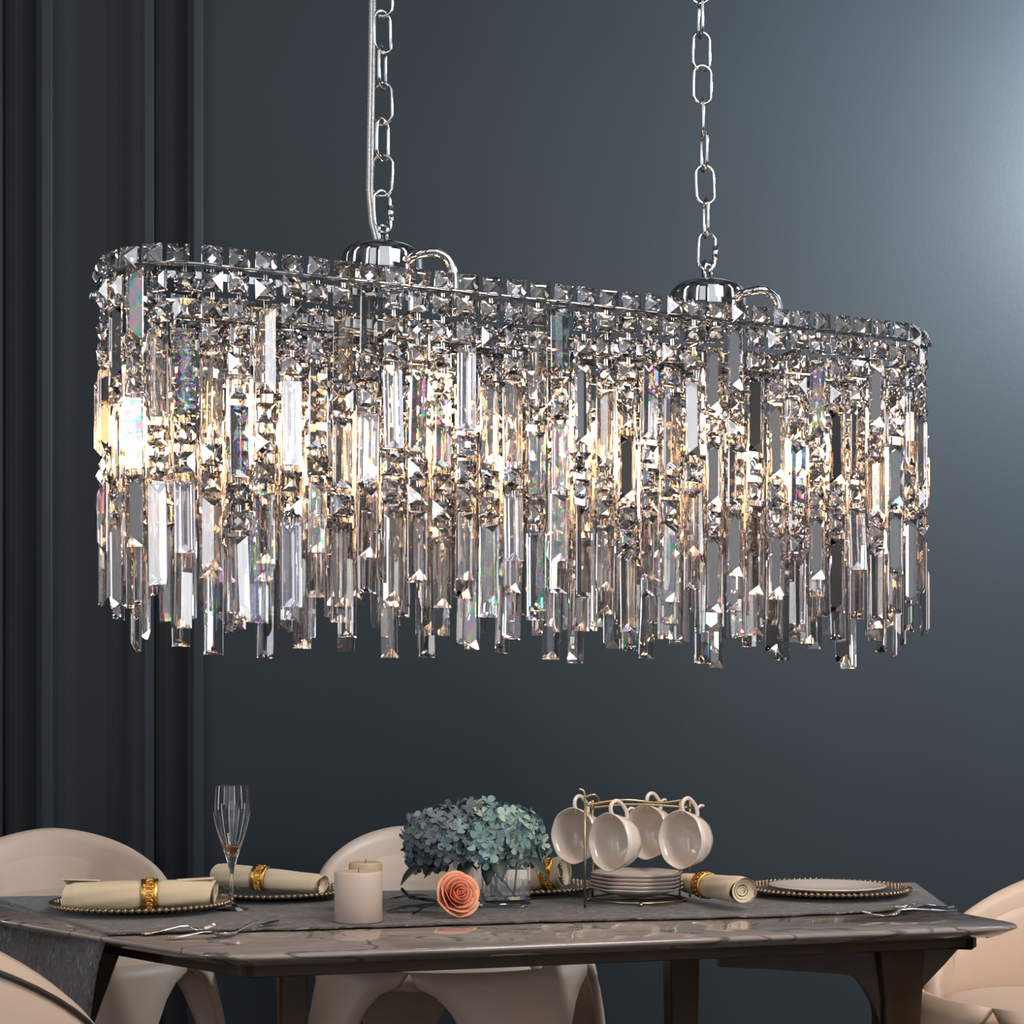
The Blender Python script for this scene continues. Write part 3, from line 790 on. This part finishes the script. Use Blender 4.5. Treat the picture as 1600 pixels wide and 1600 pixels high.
m.tube(smooth([L(916, 1245, 3.06), L(930, 1240, 3.06), L(938, 1252, 3.07), L(925, 1262, 3.09), L(918, 1255, 3.06)]), wr, 8)
m.tube(smooth([L(918, 1258, 3.06), L(950, 1252, 3.08), L(985, 1249, 3.1), L(1030, 1256, 3.1), L(1068, 1250, 3.08)]), wr*1.1, 8)
m.tube(smooth([L(926, 1262, 3.22), L(980, 1256, 3.22), L(1030, 1258, 3.22), L(1078, 1262, 3.22)]), wr, 8)
for a_, b_ in ((918, 926), (1068, 1078)): m.tube([L(a_, 1255, 3.06), L(b_, 1262, 3.22)], wr, 8)
m.build('hanger_rail', M['brass'], t, True)
def cup_(c_, ax, label, s_=1.0):
    """c_: centre of the mouth; ax: direction the mouth looks"""
    t = empty('tea_cup', c_, label, 'cup', 'white cups hanging from the rack')
    ax = Vector(ax).normalized()
    zx = ax; xx = Vector((0, 0, 1)).cross(zx); xx.normalize(); yy = zx.cross(xx)   # yy is up
    q = Matrix((xx, yy, zx)).transposed().to_4x4()
    wob = lambda a, r, z: 1+.012*math.cos(a*8)*(1 if r > .02 else 0)
    m = MB(); R0 = .0575*s_
    pr = [(0, -.072), (.018, -.072), (.022, -.070), (.022, -.065), (.030, -.062), (.043, -.050), (.051, -.034), (.0545, -.018), (.0585, 0), (.0565, .0), (.0525, -.018), (.049, -.033), (.041, -.047), (.028, -.058), (0, -.061)]
    m.lathe([(r*s_, z*s_) for r, z in pr], 48, mx=q, wob=wob); m.build('bowl', M['china'], t, True)
    m = MB(); hp = [(.0, .050, -.012), (.0, .066, -.004), (.0, .080, -.010), (.0, .083, -.026), (.0, .070, -.042), (.0, .058, -.050), (0, .044, -.050)]
    hp = smooth([Vector(p)*s_ for p in hp]); m.tube(hp, .0042*s_, 8, mx=q)
    m.tube(smooth([Vector((0, .062, -.052))*s_, Vector((0, .068, -.060))*s_, Vector((0, .066, -.068))*s_]), .003*s_, 6, mx=q)
    m.build('handle', M['china'], t, True)
cup_(P(950, 1316, 3.04), (-.78, -.62, .02), 'white cup hanging at the front beside the tall rack post')
cup_(P(1062, 1312, 3.04), (-.76, -.65, .02), 'white cup hanging at the front above the napkin, at the far end from the post')
cup_(P(895, 1306, 3.24), (-.66, -.75, .0), 'white cup hanging behind the tall rack post, next to the dark wall', 1.02)
cup_(P(1008, 1300, 3.26), (-.72, -.70, .0), 'white cup hanging at the back between the two front cups', 1.0)
for i in range(5):
    m = MB(); z = 0
    wob = lambda a, r, z: 1+(.03*math.cos(a*8) if r > .06 else 0)
    pr = [(0, 0), (.032, 0), (.036, .002), (.070, .010), (.094, .019), (.095, .021), (.092, .0215), (.068, .013), (.036, .006), (0, .005)]
    m.lathe(pr, 64, wob=wob)
    names = ['bottom saucer of the stack inside the wire rack', 'second saucer up in the stack inside the wire rack', 'middle saucer of the stack inside the wire rack', 'fourth saucer up in the stack, just under the top one', 'top saucer of the stack inside the wire rack']
    o = m.build('saucer', M['china'], None, True); o.location = rk+Vector((0, 0, .0095+.0078*i)); o.rotation_euler = (0, 0, .05*i)
    tag(o, 'white scalloped china saucer, '+names[i], 'saucer', 'saucers stacked in the rack')

# ------------------------------------------------------------------ cutlery
def cutlery(name, p0, p1, kind, label, lift=.0):
    """p0: end of the handle, p1: tip"""
    p0, p1 = Vector(p0), Vector(p1); Lh = (p1-p0).length
    o = empty(name, p0, label, name, 'cutlery on the marble'); d_ = (p1-p0)/Lh
    q = d_.to_track_quat('X', 'Z').to_matrix().to_4x4()
    def strip(m, prof, th=.0022):
        n = len(prof); vs = []
        for x, w, z in prof:
            for y, dz in ((-w, 0), (w, 0), (w*.8, th), (-w*.8, th)): vs.append((x*Lh, y, z+dz))
        m.add(vs, [(i*4+k, (i+1)*4+k, (i+1)*4+(k+1) % 4, i*4+(k+1) % 4) for i in range(n-1) for k in range(4)]+[(0, 1, 2, 3), tuple(4*(n-1)+k for k in (3, 2, 1, 0))], mx=q)
    m = MB(); strip(m, [(0, .004, .002), (.03, .0075, .002), (.12, .0085, .002), (.3, .005, .006), (.5, .003, .010), (.62, .003, .010)]); m.build('handle', M['steel'], o, False, [BEV(.0006, 2)])
    m = MB()
    if kind == 'fork':
        strip(m, [(.62, .003, .010), (.66, .008, .006), (.70, .0115, .003), (.76, .012, .002)])
        for k in range(4):
            y = -.0096+.0064*k
            m.tube([(.755*Lh, y, .003), (.85*Lh, y, .003), (.95*Lh, y, .007), (Lh, y, .012)], [.0014, .0013, .0011, .0006], 6, mx=q)
        m.build('fork_head', M['steel'], o, True)
    elif kind == 'knife':
        strip(m, [(.60, .004, .004), (.64, .008, .002), (.85, .009, .002), (.95, .007, .002), (1, .002, .002)], .0012); m.build('blade', M['steel'], o, False)
    else:
        m.grid(lambda u, v: ((.62+.38*u)*Lh, .019*math.sin(PI*min(1, max(0.02, u)**.8))*(v-.5)*2, .010-.008*math.sin(PI*u)*(1-(2*v-1)**2)), 16, 9, mx=q)
        m.build('bowl', M['steel'], o, True, [SOL(.0012)])
cutlery('fork', at(222, 1462, .7515), at(338, 1452, .757), 'fork', 'steel fork lying before the left charger, its handle at the runner corner')
cutlery('table_knife', at(352, 1463, .7515), at(436, 1440, .760), 'knife', 'steel knife propped on the runner edge before the champagne flute')
cutlery('spoon', at(262, 1468, .7515), at(372, 1464, .7515), 'spoon', 'steel spoon lying on the marble in front of the left fork')
cutlery('fork', at(1494, 1423, .7515), at(1352, 1434, .7515), 'fork', 'steel fork lying on bare marble at the right end of the table')
cutlery('spoon', at(1490, 1418, .757), at(1388, 1424, .757), 'spoon', 'steel spoon on the runner corner behind the right-hand fork')

# ------------------------------------------------------------------ light
W = bpy.data.worlds.new('world'); sc.world = W; W.use_nodes = True; nt = W.node_tree; nt.nodes.clear()
out = nt.nodes.new('ShaderNodeOutputWorld'); bg = nt.nodes.new('ShaderNodeBackground'); nt.links.new(bg.outputs[0], out.inputs[0])
tc = nt.nodes.new('ShaderNodeTexCoord'); sp = nt.nodes.new('ShaderNodeSeparateXYZ'); nt.links.new(tc.outputs['Generated'], sp.inputs[0])
def mth(op, a, b=None, c=None):
    n = nt.nodes.new('ShaderNodeMath'); n.operation = op
    for i, v in enumerate((a, b, c)):
        if v is None: continue
        if isinstance(v, (int, float)): n.inputs[i].default_value = v
        else: nt.links.new(v, n.inputs[i])
    return n.outputs[0]
az = mth('ARCTAN2', sp.outputs[1], sp.outputs[0]); Z = sp.outputs[2]
tot = None
# bright world panels added for the crystal and chrome to reflect: azimuth (deg), half width, z range, strength
for (a0, hwid, z0, z1, s_) in (
        (-62, 2.5, .0, .7, 5.0), (-128, 2.5, .0, .7, 5.0), (-95, 1.2, -.1, .5, 4.0), (-14, 3, -.1, .7, 6.0), (24, 1.5, -.3, .5, 4.0),
        (-170, 3, -.1, .7, 6.0), (156, 1.5, -.2, .5, 4.0), (-75, 20, -.15, .75, .9), (-112, 9, -.2, .6, .9), (60, 14, .3, .9, .5)):
    d_ = mth('ABSOLUTE', mth('SUBTRACT', az, math.radians(a0)))
    mk = mth('MULTIPLY', mth('LESS_THAN', d_, math.radians(hwid)), mth('MULTIPLY', mth('GREATER_THAN', Z, z0), mth('LESS_THAN', Z, z1)))
    mk = mth('MULTIPLY', mk, s_); tot = mk if tot is None else mth('ADD', tot, mk)
nz = nt.nodes.new('ShaderNodeTexNoise'); nz.inputs['Scale'].default_value = 2.5; nz.inputs['Detail'].default_value = 2
nt.links.new(tc.outputs['Generated'], nz.inputs['Vector'])
base = mth('MULTIPLY', mth('POWER', nz.outputs['Fac'], 3.0), .5)
tot = mth('ADD', tot, base)
bg.inputs['Color'].default_value = (.93, .96, 1, 1); nt.links.new(tot, bg.inputs['Strength'])
W.cycles.sampling_method = 'AUTOMATIC'
def area(name, loc, target, sx, sy, power, c):
    l = bpy.data.lights.new(name, 'AREA'); l.shape = 'RECTANGLE'; l.size = sx; l.size_y = sy; l.energy = power; l.color = c
    o = bpy.data.objects.new(name, l); col.objects.link(o); o.location = loc
    o.rotation_euler = (Vector(target)-Vector(loc)).to_track_quat('-Z', 'Y').to_euler(); return o
def spot(name, loc, target, power, c, size, blend=1, rad=.1):
    l = bpy.data.lights.new(name, 'SPOT'); l.energy = power; l.color = c; l.spot_size = math.radians(size); l.spot_blend = blend; l.shadow_soft_size = rad
    o = bpy.data.objects.new(name, l); col.objects.link(o); o.location = loc
    o.rotation_euler = (Vector(target)-Vector(loc)).to_track_quat('-Z', 'Y').to_euler(); return o
spot('wall_washer', (2.6, 3.9, 3.35), (1.9, 5.0, 2.9), 720, (.80, .92, 1), 160, 1, .15)
area('added_key_light', (1.6, 1.0, 3.2), (0, 3.6, .7), 1.0, 1.0, 75, (1, .90, .80))  # unseen area light added to brighten the table and chairs from upper right

sc.view_settings.view_transform = 'Standard'; sc.view_settings.look = 'None'; sc.view_settings.gamma = 1
sc.view_settings.exposure = 0; sc.view_settings.use_curve_mapping = False
cy = sc.cycles
cy.max_bounces = 28; cy.transmission_bounces = 26; cy.glossy_bounces = 12; cy.diffuse_bounces = 3; cy.transparent_max_bounces = 8
cy.caustics_reflective = False; cy.caustics_refractive = False
cy.sample_clamp_indirect = 12
